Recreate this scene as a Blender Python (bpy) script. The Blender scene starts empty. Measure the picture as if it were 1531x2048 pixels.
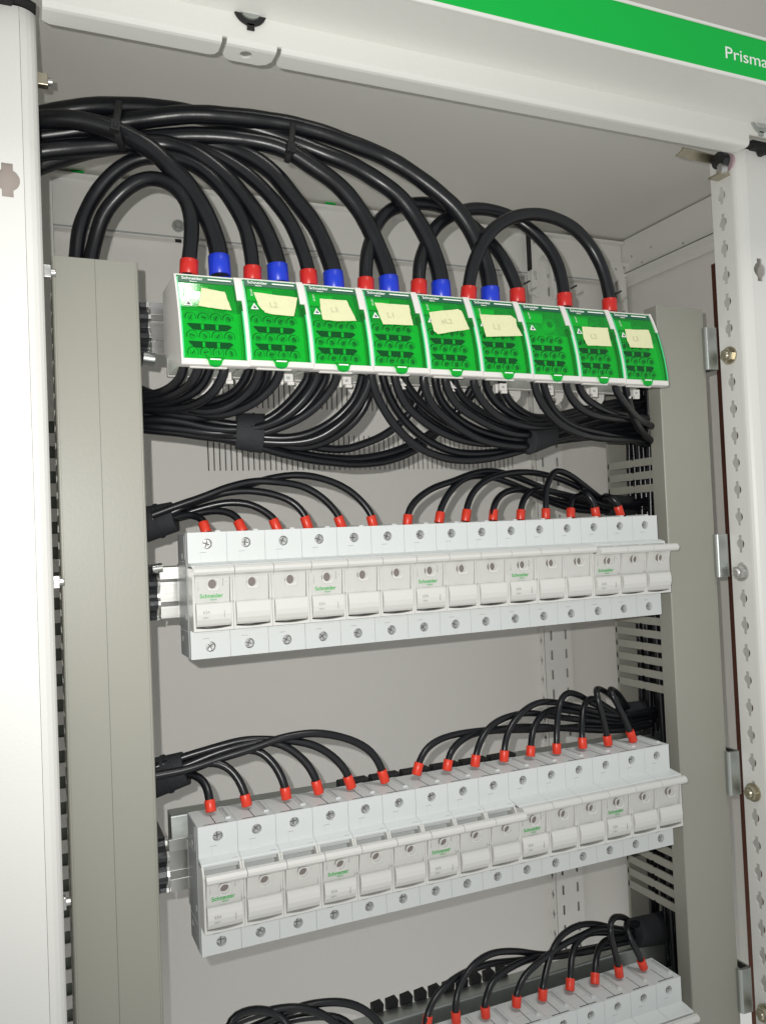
import bpy, bmesh, math, random
from mathutils import Vector, Matrix
random.seed(7)
S = 0.01                                   # 1 unit = 100 mm; everything below is written in millimetres
sc = bpy.context.scene
COL = sc.collection
# ------------------------------------------------------------------ camera
CP = Vector((-104.456, -571.19, 0.684)); YAW, PIT, ROL, F = 0.41019, 0.02799, -0.04249, 1666.93
def cam_axes():
    cy, sy, cp, sp = math.cos(YAW), math.sin(YAW), math.cos(PIT), math.sin(PIT)
    f = Vector((sy*cp, cy*cp, sp)); r0 = Vector((cy, -sy, 0)); u0 = r0.cross(f)
    c, s = math.cos(ROL), math.sin(ROL)
    return c*r0 + s*u0, -s*r0 + c*u0, f
RR, UU, FF = cam_axes()
def at(px, py, Y):
    """a point seen at (px, py) in the photograph that lies on the plane y = Y"""
    d = RR*((px-765.5)/F) - UU*((py-1024)/F) + FF
    return CP + d*((Y-CP.y)/d.y)
cam = bpy.data.cameras.new('camera'); co = bpy.data.objects.new('camera', cam); COL.objects.link(co)
m = Matrix((RR, UU, -FF)).transposed().to_4x4(); m.translation = CP*S
co.matrix_world = m
cam.sensor_fit = 'HORIZONTAL'; cam.sensor_width = 36; cam.lens = 36*F/1531
cam.clip_start = 0.05; cam.clip_end = 500
sc.camera = co

# ------------------------------------------------------------------ materials
def mat(name, col, rough=0.5, metal=0.0, var=0.04, scale=0.6, bump=0.0, bscale=30, spec=0.5, aniso=None, coat=0):
    M = bpy.data.materials.new(name); M.use_nodes = True
    nt = M.node_tree; b = nt.nodes['Principled BSDF']; L = nt.links.new
    b.inputs['Roughness'].default_value = rough; b.inputs['Metallic'].default_value = metal
    b.inputs['Specular IOR Level'].default_value = spec
    b.inputs['Coat Weight'].default_value = coat
    tc = nt.nodes.new('ShaderNodeTexCoord'); mp = nt.nodes.new('ShaderNodeMapping')
    L(tc.outputs['Object'], mp.inputs['Vector'])
    if aniso: mp.inputs['Scale'].default_value = aniso
    n = nt.nodes.new('ShaderNodeTexNoise'); n.inputs['Scale'].default_value = scale; n.inputs['Detail'].default_value = 6
    n.inputs['Roughness'].default_value = 0.65
    L(mp.outputs[0], n.inputs['Vector'])
    mx = nt.nodes.new('ShaderNodeMix'); mx.data_type = 'RGBA'
    lo = [c*(1-var) for c in col]; hi = [min(1, c*(1+var)) for c in col]
    mx.inputs[6].default_value = (*lo, 1); mx.inputs[7].default_value = (*hi, 1)
    L(n.outputs['Fac'], mx.inputs[0]); L(mx.outputs[2], b.inputs['Base Color'])
    mr = nt.nodes.new('ShaderNodeMapRange'); mr.inputs[3].default_value = rough*0.85; mr.inputs[4].default_value = min(1, rough*1.15)
    L(n.outputs['Fac'], mr.inputs[0]); L(mr.outputs[0], b.inputs['Roughness'])
    if bump:
        n2 = nt.nodes.new('ShaderNodeTexNoise'); n2.inputs['Scale'].default_value = bscale; n2.inputs['Detail'].default_value = 3
        L(mp.outputs[0], n2.inputs['Vector'])
        bp = nt.nodes.new('ShaderNodeBump'); bp.inputs['Strength'].default_value = bump; bp.inputs['Distance'].default_value = 0.01
        L(n2.outputs['Fac'], bp.inputs['Height']); L(bp.outputs[0], b.inputs['Normal'])
    return M
PAINT = mat('powder_coat_white', (.78, .775, .74), .38, var=.015, bump=.12, bscale=60)
PAINT2 = mat('powder_coat_inner', (.80, .79, .755), .45, var=.02, bump=.12, bscale=60)
PANEL = mat('panel_grey_paint', (.81, .79, .755), .55, var=.03, scale=.25, bump=.15, bscale=70)
CEIL = mat('roof_panel_paint', (.80, .79, .735), .5, var=.03, scale=.3, bump=.1, bscale=70)
DUCT = mat('duct_grey_plastic', (.312, .308, .264), .42, var=.055, scale=.5, bump=.06, bscale=40)
COOL = mat('terminal_white_plastic', (.635, .66, .652), .42, var=.015, bump=.05, bscale=60)
WARM = mat('carrier_white_plastic', (.62, .617, .59), .34, var=.015, bump=.05, bscale=60)
BODY = mat('block_white_plastic', (.72, .70, .67), .4, var=.02)
SEAM = mat('seam_grey', (.40, .41, .41), .6)
DARK = mat('dark_gap', (.012, .012, .013), .7)
PRINTG = mat('grey_print', (.30, .30, .30), .6)
LOGO = mat('green_print', (.05, .42, .09), .5)
WPRINT = mat('white_print', (.85, .9, .85), .5)
GREENB = mat('green_band_paint', (.0, .45, .055), .45, var=.02, spec=.25)
GREENL = mat('dark_green_label', (.002, .10, .045), .4)
RED = mat('red_sleeve_plastic', (.62, .022, .016), .33, var=.06, scale=2)
RED2 = mat('vermilion_sleeve_plastic', (.72, .045, .02), .33, var=.06, scale=2)
BLUE = mat('blue_sleeve_plastic', (.012, .045, .62), .33, var=.06, scale=2)
CABLE = mat('black_cable_sheath', (.006, .0065, .0085), .31, var=.6, scale=5, bump=.10, bscale=14)
CABLE2 = mat('black_thin_cable_sheath', (.0055, .006, .008), .30, var=.6, scale=5, bump=.06, bscale=14)
WRAP = mat('black_fabric_strap', (.014, .015, .018), .75, var=.25, scale=4, bump=.5, bscale=40)
BRK = mat('rail_end_dark_metal', (.06, .062, .066), .35, metal=.7, var=.6, scale=3, bump=.6, bscale=8)
ALU = mat('galvanised_rail', (.62, .62, .60), .28, metal=1, var=.12, scale=1.2, bump=.12, bscale=10, aniso=(.15, 1, 3))
ZINC = mat('zinc_plate', (.50, .53, .51), .42, metal=1, var=.12, scale=2, bump=.1, bscale=14)
STEEL = mat('screw_steel', (.62, .62, .61), .40, metal=1, var=.2, scale=8, bump=.5, bscale=22)
BRASSY = mat('yellow_zinc', (.50, .46, .36), .3, metal=1, var=.25, scale=6, bump=.35, bscale=16)
PRINTG2 = mat('duct_seam_shade', (.15, .15, .13), .6)
SLOT = mat('screw_recess', (.16, .16, .16), .4, metal=.6)
SIDE = mat('holder_side_shaded_plastic', (.36, .37, .365), .5, var=.15, scale=3)  # greyer than the front plastic: shade of the side seams put into colour
RING = mat('terminal_ring_shade', (.16, .18, .16), .6)
EDGE = mat('painted_edge_light', (.06, .68, .26), .25)  # light piped to the cover edges, painted as paler green strips
COPPER = mat('tarnished_copper', (.13, .05, .035), .45, metal=.8, var=.5, scale=2.5, bump=.2)
TAPE = mat('masking_tape', (.70, .70, .43), .8, var=.07, scale=6, bump=.7, bscale=26)
PENCIL = mat('pencil_writing', (.45, .46, .30), .8)
CLEAR = mat('window_lens_brown', (.22, .19, .178), .28, var=.2, scale=5)
ROOMW = mat('room_wall_plaster', (.52, .50, .45), .8, var=.05, bump=.3, bscale=8)
INNER = mat('block_inner_terminals', (.78, .82, .74), .35, var=.1, scale=6, bump=.15, bscale=12)
def glassy():
    M = bpy.data.materials.new('green_clear_plastic'); M.use_nodes = True; nt = M.node_tree; L = nt.links.new
    nt.nodes.remove(nt.nodes['Principled BSDF']); out = nt.nodes['Material Output']
    tr = nt.nodes.new('ShaderNodeBsdfTransparent'); tr.inputs[0].default_value = (.09, .87, .40, 1)
    gl = nt.nodes.new('ShaderNodeBsdfGlossy'); gl.inputs['Roughness'].default_value = .06
    df = nt.nodes.new('ShaderNodeBsdfDiffuse'); df.inputs[0].default_value = (.0, .50, .12, 1)
    m0 = nt.nodes.new('ShaderNodeMixShader'); m0.inputs[0].default_value = .06
    L(tr.outputs[0], m0.inputs[1]); L(df.outputs[0], m0.inputs[2])
    fr = nt.nodes.new('ShaderNodeFresnel'); fr.inputs['IOR'].default_value = 1.5
    tc = nt.nodes.new('ShaderNodeTexCoord'); n = nt.nodes.new('ShaderNodeTexNoise'); n.inputs['Scale'].default_value = 5; n.inputs['Detail'].default_value = 3
    L(tc.outputs['Object'], n.inputs['Vector'])
    bp = nt.nodes.new('ShaderNodeBump'); bp.inputs['Strength'].default_value = .025; bp.inputs['Distance'].default_value = .02
    L(n.outputs['Fac'], bp.inputs['Height']); L(bp.outputs[0], gl.inputs['Normal'])
    ge = nt.nodes.new('ShaderNodeNewGeometry'); sb = nt.nodes.new('ShaderNodeMath'); sb.operation = 'SUBTRACT'; sb.inputs[0].default_value = 1
    L(ge.outputs['Backfacing'], sb.inputs[1]); mu = nt.nodes.new('ShaderNodeMath'); mu.operation = 'MULTIPLY'; L(fr.outputs[0], mu.inputs[0]); L(sb.outputs[0], mu.inputs[1])
    m1 = nt.nodes.new('ShaderNodeMixShader'); L(mu.outputs[0], m1.inputs[0]); L(m0.outputs[0], m1.inputs[1]); L(gl.outputs[0], m1.inputs[2])
    L(m1.outputs[0], out.inputs['Surface'])
    return M
GLASS = glassy()

# ------------------------------------------------------------------ mesh helpers
class MB:
    """collects boxes, prisms, tubes ... (mm) into ONE mesh object"""
    def __init__(s): s.v = []; s.f = []; s.mi = []; s.sm = []; s.mats = []
    def _m(s, m):
        if m not in s.mats: s.mats.append(m)
        return s.mats.index(m)
    def add(s, vs, fs, m, smooth=False, M=None):
        o = len(s.v); k = s._m(m)
        for p in vs:
            p = Vector(p)
            s.v.append(M @ p if M else p)
        for f in fs: s.f.append([i+o for i in f]); s.mi.append(k); s.sm.append(smooth)
    def box(s, x0, x1, y0, y1, z0, z1, m, M=None):
        vs = [(x, y, z) for x in (x0, x1) for y in (y0, y1) for z in (z0, z1)]
        s.add(vs, [(0,1,3,2),(4,6,7,5),(0,4,5,1),(2,3,7,6),(0,2,6,4),(1,5,7,3)], m, False, M)
    def prism(s, prof, x0, x1, m, M=None, smooth=False, axis='X'):
        """closed (y,z) profile extruded along x (or (x,z) along y, or (x,y) along z)"""
        n = len(prof); vs = []
        for a in (x0, x1):
            for p, q in prof:
                vs.append({'X': (a, p, q), 'Y': (p, a, q), 'Z': (p, q, a)}[axis])
        fs = [(i, (i+1) % n, n+(i+1) % n, n+i) for i in range(n)]
        s.add(vs, fs, m, smooth, M)
        s.add(vs, [tuple(range(n-1, -1, -1)), tuple(range(n, 2*n))], m, False, M)
    def cyl(s, c, ax, r0, r1, h, m, n=20, smooth=True, cap=True, ell=(1, 1), rot=0):
        ax = Vector(ax).normalized(); c = Vector(c)
        u = ax.orthogonal().normalized(); w = ax.cross(u)
        vs = []
        for k, r in ((0, r0), (h, r1)):
            for i in range(n):
                a = 2*math.pi*i/n+rot
                vs.append(c + ax*k + u*(r*ell[0]*math.cos(a)) + w*(r*ell[1]*math.sin(a)))
        s.add(vs, [(i, (i+1) % n, n+(i+1) % n, n+i) for i in range(n)], m, smooth)
        if cap: s.add(vs, [tuple(range(n-1, -1, -1)), tuple(range(n, 2*n))], m, False)
    def tube(s, pts, r, m, n=14, closed=False, ell=None, cap=True):
        pts = [Vector(p) for p in pts]; N = len(pts); vs = []
        t0 = (pts[1]-pts[0]).normalized(); u = t0.orthogonal().normalized() if not ell else Vector(ell[2]).normalized()
        for k in range(N):
            t = (pts[min(k+1, N-1)]-pts[max(k-1, 0)]).normalized() if not closed else (pts[(k+1) % N]-pts[k-1]).normalized()
            u = (u - t*u.dot(t)).normalized(); w = t.cross(u)
            rr = r[k] if isinstance(r, (list, tuple)) else r
            eu, ew = (ell[0], ell[1]) if ell else (1, 1)
            for i in range(n):
                a = 2*math.pi*i/n
                vs.append(pts[k] + u*(rr*eu*math.cos(a)) + w*(rr*ew*math.sin(a)))
        fs = []
        for k in range(N if closed else N-1):
            b = ((k+1) % N)*n
            for i in range(n): fs.append((k*n+i, k*n+(i+1) % n, b+(i+1) % n, b+i))
        s.add(vs, fs, m, True)
        if cap and not closed: s.add(vs, [tuple(range(n-1, -1, -1)), tuple(range((N-1)*n, N*n))], m, False)
    def mesh(s, me, m, M=None):
        s.add([v.co for v in me.vertices], [tuple(p.vertices) for p in me.polygons], m, False, M)
    def build(s, name, parent=None, bevel=0, seg=2, loc=None):
        me = bpy.data.meshes.new(name)
        L = Vector(loc) if loc else Vector((0, 0, 0))
        me.from_pydata([tuple((p-L)*S) for p in s.v], [], s.f)
        for m_ in s.mats: me.materials.append(m_)
        for p, k, q in zip(me.polygons, s.mi, s.sm): p.material_index = k; p.use_smooth = q
        bm = bmesh.new(); bm.from_mesh(me); bmesh.ops.recalc_face_normals(bm, faces=bm.faces); bm.to_mesh(me); bm.free()
        me.update()
        o = bpy.data.objects.new(name, me); COL.objects.link(o); o.location = L*S
        if parent: o.parent = parent
        if bevel:
            bmod = o.modifiers.new('bevel', 'BEVEL'); bmod.width = bevel*S; bmod.segments = seg; bmod.limit_method = 'ANGLE'
            bmod.angle_limit = math.radians(35); bmod.harden_normals = False
        return o
def tag(o, label, cat, group=None, kind=None):
    o['label'] = label; o['category'] = cat
    if group: o['group'] = group
    if kind: o['kind'] = kind
    return o
def empty(name, loc=(0, 0, 0)):
    o = bpy.data.objects.new(name, None); COL.objects.link(o); o.location = Vector(loc)*S; o.empty_display_size = .1
    return o
def copy_tree(o, parent=None):
    c = o.copy(); COL.objects.link(c)
    if parent: c.parent = parent
    for ch in list(o.children):
        copy_tree(ch, c)
    return c
def flatten(cu):
    ob = bpy.data.objects.new('tmp', cu); me = ob.to_mesh(); me2 = me.copy(); ob.to_mesh_clear()
    bpy.data.objects.remove(ob); bpy.data.curves.remove(cu)
    return me2
def plate(outer, holes, th):
    """flat plate with holes in local (x,y), thickness th along +-z"""
    cu = bpy.data.curves.new('c', 'CURVE'); cu.dimensions = '2D'; cu.fill_mode = 'BOTH'; cu.extrude = th/2
    for P in [outer]+holes:
        sp = cu.splines.new('POLY'); sp.points.add(len(P)-1); sp.use_cyclic_u = True
        for q, p in zip(sp.points, P): q.co = (p[0], p[1], 0, 1)
    return flatten(cu)
def text(body, size, ex=.05, off=0, align='LEFT', shear=0):
    cu = bpy.data.curves.new('t', 'FONT'); cu.body = body; cu.size = size; cu.extrude = ex; cu.offset = off
    cu.align_x = align; cu.shear = shear; cu.resolution_u = 4
    return flatten(cu)
# local plate frame (x right, y up, z towards the viewer) put into the world
def MXZ(x, y, z, tilt=0, rot=0):           # plate facing -Y; tilt leans its top towards +Y
    return Matrix.Translation((x, y, z)) @ Matrix.Rotation(math.radians(90-tilt), 4, 'X') @ Matrix.Rotation(rot, 4, 'Z')
def MYZ(x, y, z):                          # plate facing -X: local x -> +Y... , y -> Z
    return Matrix(((0, 0, -1, x), (-1, 0, 0, y), (0, 1, 0, z), (0, 0, 0, 1)))
def rect(x0, x1, y0, y1): return [(x0, y0), (x1, y0), (x1, y1), (x0, y1)]
def circ(x, y, r, n=20, a0=0): return [(x+r*math.cos(a0+2*math.pi*i/n), y+r*math.sin(a0+2*math.pi*i/n)) for i in range(n)]
def rrect(x0, x1, y0, y1, r, n=4):
    P = []
    for cx, cy, a in ((x1-r, y0+r, -90), (x1-r, y1-r, 0), (x0+r, y1-r, 90), (x0+r, y0+r, 180)):
        for i in range(n+1):
            t = math.radians(a+90*i/n); P.append((cx+r*math.cos(t), cy+r*math.sin(t)))
    return P
def keyhole(x, y, r=5.0, w=2.3, h=9.0, n=7):
    P = []; a = math.asin(w/r)
    for sgn in (1, -1):
        P += [(x+sgn*-w*-1, y-sgn*h)] if False else []
    top = math.pi/2
    P.append((x+w, y-h)); 
    for i in range(n+1):
        t = -top+a + (math.pi-2*a)*i/n; P.append((x+r*math.cos(t), y+r*math.sin(t)))
    P.append((x+w, y+h)); P.append((x-w, y+h))
    for i in range(n+1):
        t = top+a + (math.pi-2*a)*i/n; P.append((x+r*math.cos(t), y+r*math.sin(t)))
    P.append((x-w, y-h))
    return P
def smooth_path(P, step=5.0):
    P = [Vector(p) for p in P]; out = []
    Q = [P[0]*2-P[1]]+P+[P[-1]*2-P[-2]]
    for i in range(1, len(Q)-2):
        p0, p1, p2, p3 = Q[i-1:i+3]
        n = max(2, int((p2-p1).length/step))
        # centripetal-like catmull rom
        for k in range(n):
            t = k/n
            out.append(.5*((2*p1)+(-p0+p2)*t+(2*p0-5*p1+4*p2-p3)*t*t+(-p0+3*p1-3*p2+p3)*t**3))
    out.append(P[-1])
    for _ in range(2):
        out = [out[0]]+[(out[i-1]+out[i]*2+out[i+1])/4 for i in range(1, len(out)-1)]+[out[-1]]
    return out

# ------------------------------------------------------------------ cabinet shell
ZB = -560
def struct(o): o['kind'] = 'structure'; return o
# back panel with two rows of vertical vent slots
slots = []
for k in range(62):
    x = 85+k*6.35
    slots.append(rect(x-.75, x+.75, 79, 119)); slots.append(rect(x-.75, x+.75, 149, 189))
b = MB(); b.mesh(plate(rect(-125, 662, ZB, 386), slots, 2), PANEL, MXZ(0, 336, 0))
bw = b.build('back_panel'); tag(bw, 'grey painted back panel of the cabinet with two rows of narrow vent slots', 'back panel')
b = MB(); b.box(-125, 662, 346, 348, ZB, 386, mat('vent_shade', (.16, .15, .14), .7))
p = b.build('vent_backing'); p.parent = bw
b = MB(); b.box(-125, 662, -30, 345, 387, 390, CEIL)
tag(b.build('cabinet_roof'), 'grey roof panel seen from below, inside the top of the cabinet', 'roof panel')
b = MB(); b.box(660, 663, 30, 345, ZB, 386, PANEL)
tag(b.build('sheet_metal_wall'), 'grey right side panel at the back of the busbar compartment', 'side panel')
b = MB(); b.box(-128, -125, 0, 345, ZB, 386, PANEL)
tag(b.build('sheet_metal_wall'), 'grey left side panel hidden behind the left post, glimpsed in the narrow gap', 'side panel')
# rear crossbeam
b = MB()
b.prism([(334, 327), (322, 327), (322, 378), (316, 380), (316, 383), (334, 385)], -66, 652, PAINT2)
b.box(-66, 640, 321.5, 322, 328, 330, SEAM)
cb = b.build('rear_crossbeam', bevel=.8); tag(cb, 'white rear crossbeam under the roof, behind the thick black cables', 'beam')
s = MB(); c = at(357, 450, 318)
s.cyl((c.x, 322, c.z), (0, -1, 0), 6.5, 6.5, 3, ZINC, 24); s.cyl((c.x, 319, c.z), (0, -1, 0), 4.2, 3.4, 2, STEEL, 6, smooth=False)
s.build('beam_bolt', parent=cb)
s = MB(); s.box(c.x-3.5, c.x+3, 321, 322, c.z-17.5, c.z-14, DARK); s.build('square_hole', parent=cb)
for px in (155, 660, 1070):
    q = at(px, 345+(px-105)*.115, 320)
    g = MB(); g.box(q.x-6, q.x+6, 318, 328, 384.5, 386.5, GREENB); g.build('green_clip', parent=cb)
# right side rail (top), with holes
holes = [circ(x, 352+((i*7) % 5), 1.6, 10) for i, x in enumerate((-318, -300, -281, -262, -200, -120))]
b = MB(); b.mesh(plate(rect(-330, -20, 338, 385), [circ(x, 345+(i % 2)*14, 1.8, 10) for i, x in enumerate((-322, -303, -284, -266, -210, -150))], 2), PAINT2, MYZ(654, 0, 0))
b.box(646, 654, 20, 330, 336, 338, PAINT2)
b.prism([(646, 336), (656, 330), (656, 322), (658, 322), (658, 338), (646, 338)], 20, 330, PAINT2, axis='Y')
tag(b.build('side_rail', bevel=.5), 'white perforated side rail along the right edge of the roof', 'rail')
# rear uprights
def upright(x0, x1, name, label, y=322, ztop=376, keyx=None, cols=(), side=True):
    zs = [ztop-20-24.6*k for k in range(int((ztop-ZB)/24.6)-1)]
    b = MB()
    hl = [rrect(c-1.6, c+1.6, z-6, z+6, .8, 2) for c in cols for z in zs]
    b.mesh(plate(rect(x0, x1, ZB, ztop), hl, 1.5), PAINT2, MXZ(0, y, 0))
    if side:
        hl = [keyhole(-(y+8), z-6, 2.9, 1.2, 5.5, 4) for z in zs]
        b.mesh(plate(rect(-(y+14), -y, ZB, ztop), hl, 1.5), PAINT2, MYZ(x0+.75, 0, 0))
    b.box(x0+3, x1-2, y+5, y+6, ZB, ztop-3, DARK if not side else SEAM)
    return tag(b.build(name, bevel=.2, seg=1), label, 'upright', 'rear uprights')
upright(499, 540, 'rear_upright', 'white rear upright with three columns of slots, running down behind the fuse rows', cols=(509, 531))
upright(626, 654, 'rear_upright', 'white rear corner upright beside the right end of the crossbeam', y=318, ztop=352, cols=(636, 648), side=False)
b = MB()
hl = [rect(-84, -70, z-6, z+6) for z in [120-24.6*k for k in range(27)]]
b.mesh(plate(rect(-105, -67, ZB, 386), hl, 1.5), PAINT2, MXZ(0, 300, 0)); b.box(-103, -68, 304, 305, ZB, 380, RING)
tag(b.build('rear_upright'), 'slotted rear upright seen in the gap between the left post and the left duct', 'upright', 'rear uprights')
# brackets at the top of the right rear upright
b = MB()
q = [(500, 376), (500, 300), (508, 296), (512, 318), (512, 345), (520, 352), (530, 345), (530, 318), (535, 296), (541, 300), (541, 372), (524, 378)]
b.mesh(plate(q, [circ(506, 366, 2, 10), circ(520, 362, 2, 10), circ(535, 360, 2, 10), rrect(504, 508, 318, 330, 1, 2), rrect(534, 538, 318, 330, 1, 2)], 3), PAINT, MXZ(0, 315, 0))
b.box(497.2, 499.2, 310, 318, 330, 380, DARK)
tag(b.build('mounting_bracket', bevel=.3), 'white forked bracket at the head of the middle rear upright', 'bracket', 'forked brackets')
b = MB()
q = [(624, 352), (620, 330), (628, 322), (636, 330), (636, 300), (646, 300), (646, 332), (656, 338), (656, 352)]
b.mesh(plate(q, [circ(632, 342, 2, 10), circ(646, 345, 2, 10)], 3), PAINT2, MXZ(0, 312, 0))
tag(b.build('mounting_bracket', bevel=.3), 'small white forked bracket under the right side rail', 'bracket', 'forked brackets')
# front posts
slotz = [151-24.55*k for k in range(-6, 28)]
def post_front(sgn, xi, label):
    """sgn=+1: the post's body extends to +x from its inner face xi"""
    o = empty('front_post', (xi, 0, ZB))
    b = MB()
    zt = 334
    X = lambda d: xi + sgn*d
    prof = [(X(0), -18.5), (X(.3), -20.6), (X(1.4), -22.8), (X(3.2), -24.8), (X(6), -26.6), (X(9.6), -27.9), (X(9.6), -26.3), (X(6.5), -25.2), (X(4), -23.4), (X(2.4), -21.5), (X(1.6), -18.5)]
    b.prism(prof, ZB, zt, PAINT, axis='Z', smooth=False)
    xs = sorted((X(9.8), X(90)))
    kx = X(19)
    b.mesh(plate(rect(xs[0], xs[1], ZB, zt), [keyhole(kx, 225, 7.0, 3.2, 10.4, 12)], 1.5), PAINT, MXZ(0, -27.1, 0))
    ys = rect(-5, 18.5, ZB, zt)
    if sgn > 0:
        hs = [keyhole(6.5, z, 4.6, 1.9, 7.8, 7) for z in slotz if z < zt-35]
        b.mesh(plate(ys, hs, 1.6), PAINT, MYZ(xi+.8, 0, 0))
    else:
        b.mesh(plate(ys, [keyhole(6.5, z, 4.6, 1.9, 7.8, 5) for z in slotz if z < zt-35], 1.6), PAINT, MYZ(xi-.8, 0, 0))
    b.box(min(X(1.7), X(14)), max(X(1.7), X(14)), 3.4, 5, ZB, zt, PAINT)
    w = b.build('post_body', parent=o, loc=(xi, 0, ZB), bevel=.25, seg=2); w.location = (0, 0, 0)
    if sgn < 0:
        b = MB(); b.box(X(60), X(4), -19, -18, ZB, zt-3, mat('post_inner_shade', (.50, .44, .40), .7)); w = b.build('keyhole_shade_sheet', parent=o, loc=(xi, 0, ZB)); w.location = (0, 0, 0)  # sheet added behind the keyhole, its tan stands for the post's shaded inside
    b = MB()
    b.prism([(X(0), zt), (X(12), zt+6), (X(90), zt+5), (X(90), zt-2.5), (X(30), zt-2.5), (X(28), zt-5), (X(24), zt-5), (X(22), zt-1), (X(14), zt-1), (X(12.5), zt+1)], -34, -22, DARK, axis='Y')
    w = b.build('corner_gasket', parent=o, loc=(xi, 0, ZB)); w.location = (0, 0, 0)
    tag(o, label, 'post', 'front posts of the cabinet')
    return o
post_front(-1, -87, 'broad white front post filling the left edge, with one keyhole slot')
post_front(1, 492, 'white front post at the right edge with a column of keyhole slots and bolts')
# top beam: front face, rounded lower lip with a cut-out tab
b = MB()
b.box(-84, 486.5, -46, -44, 330, 349, PAINT); b.box(-130, -84, -46, -44, 337, 349, PAINT); b.box(486.5, 640, -46, -44, 337, 349, PAINT)
prof = [(-46, 330), (-45.6, 328.2), (-44.2, 326.9), (-42, 326.4), (-40, 326.4), (-40, 328), (-42, 328), (-43.4, 328.6), (-44, 330)]
N0, N1 = 24.5, 64.5
for xa, xb in ((-84, N0), (N0+3.2, N1-3.2), (N1, 486.5)): b.prism(prof, xa, xb, PAINT)
def lip(P): b.mesh(plate(P[0], P[1], 1.5), PAINT, Matrix.Translation((0, 0, 327.2)))
lip(([(-84, -40), (N0, -40), (N0, -33), (N0-2, -29.5), (N0-6, -28), (-80, -28), (-84, -31)], []))
lip(([(N0+3.2, -40), (N1-3.2, -40), (N1-3.5, -33), (N1-6, -28.5), (N1-11, -26), (N0+9, -26), (N0+5, -28.5), (N0+3.2, -33)], [circ(42.5, -35.5, 4.2, 20)]))
lip(([(N1, -40), (486.5, -40), (486.5, -34), (482, -30), (N1+5, -28), (N1+1.5, -29.5), (N1, -33)], []))
tb = b.build('top_beam'); tag(tb, 'white top beam across the cabinet opening with a cut-out tab and round lock', 'beam')
for p_ in tb.data.polygons:
    pass
def cam_lock(x, z, dark, zz):
    s = MB()
    s.cyl((x, -46, z), (0, -1, 0), 11.3, 11.3, 1.6, dark, 32); s.cyl((x, -47.6, z), (0, -1, 0), 7.8, 7.4, 1.2, zz, 32)
    s.box(x-2.4, x+2.4, -47.6, -46, z-14, z-10, dark)
    return s.build('quarter_turn_lock', parent=tb)
cam_lock(43.5, 351.0, DARK, ZINC); cam_lock(500, 350.5, ZINC, STEEL)
# header with green band
hd = empty('cabinet_header', (200, -99, 347))
def part_h(b, n, bev=0):
    w = b.build(n, bevel=bev); w.parent = hd; w.matrix_parent_inverse = Matrix.Translation(-Vector((200, -99, 347))*S); return w
b = MB(); b.box(-140, 760, -96, -44, 347, 349.5, PAINT); part_h(b, 'underside', .6)
b = MB(); b.box(-140, 760, -98.5, -96, 346.2, 349.4, PAINT); b.box(-140, 760, -98.5, -96, 382.6, 384.6, PAINT); b.box(-140, 760, -97.5, -44, 384.7, 386, PAINT); part_h(b, 'trim', .7)
b = MB(); b.box(-140, 760, -97.8, -96, 349.4, 382.6, GREENB); part_h(b, 'green_band')
b = MB(); b.mesh(text('Prisma', 13.6, .08, .0), WPRINT, MXZ(406.8, -97.95, 360.4) @ Matrix.Diagonal((1.25, 1, 1, 1))); part_h(b, 'lettering')
hd['label'] = 'white cabinet header with a bright green band and white lettering at its right end'; hd['category'] = 'header'
# room wall above the cabinet
b = MB(); b.box(-2500, 4000, 700, 720, -800, 3000, ROOMW)
struct(b.build('wall'))

# latch at the top right
la = empty('swing_latch', (478, -15, 322))
def part_l(b, n, bev=0):
    w = b.build(n, bevel=bev); w.parent = la; w.matrix_parent_inverse = Matrix.Translation(-Vector((478, -15, 322))*S); return w
b = MB(); q0, q1 = at(1358, 303, -20), at(1432, 320, -8)
d = (q1-q0).normalized(); M = Matrix.Translation(q0) @ d.to_track_quat('X', 'Z').to_matrix().to_4x4() @ Matrix.Rotation(math.radians(-28), 4, 'X')
L_ = (q1-q0).length
b.prism([(-4.5, -.8), (4.5, -.8), (4.5, .8), (3.2, .8), (3.2, 0), (-3.2, 0), (-3.2, .8), (-4.5, .8)], 0, L_, BRASSY, M=M); part_l(b, 'lever', .3)
b = MB(); q = at(1443, 322, -14); b.cyl(q+Vector((-5, 0, 0)), (1, 0, 0), 7.5, 7.5, 7, BRK, 24); b.cyl(q+Vector((-6, -2, -9)), (1, -.3, 0), 5, 4, 6, STEEL, 18); part_l(b, 'hub', .3)
b = MB(); q = at(1452, 325, -15); b.cyl(q, (1, 0, 0), 8.6, 9.5, 1.2, mat('pink_protective_film', (.55, .40, .42), .5), 24, ell=(1, .9)); part_l(b, 'film_disc')
b = MB(); q = at(1441, 352, -12); b.box(q.x-8, q.x+5, -18, -4, q.z-1, q.z+.6, BRASSY); b.cyl(q+Vector((0, -2, 0)), (0, -.3, 1), 5, 3.5, 6, BRASSY, 16); part_l(b, 'foot', .3)
tag(la, 'zinc swing latch hanging under the right end of the top beam', 'latch')

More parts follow.
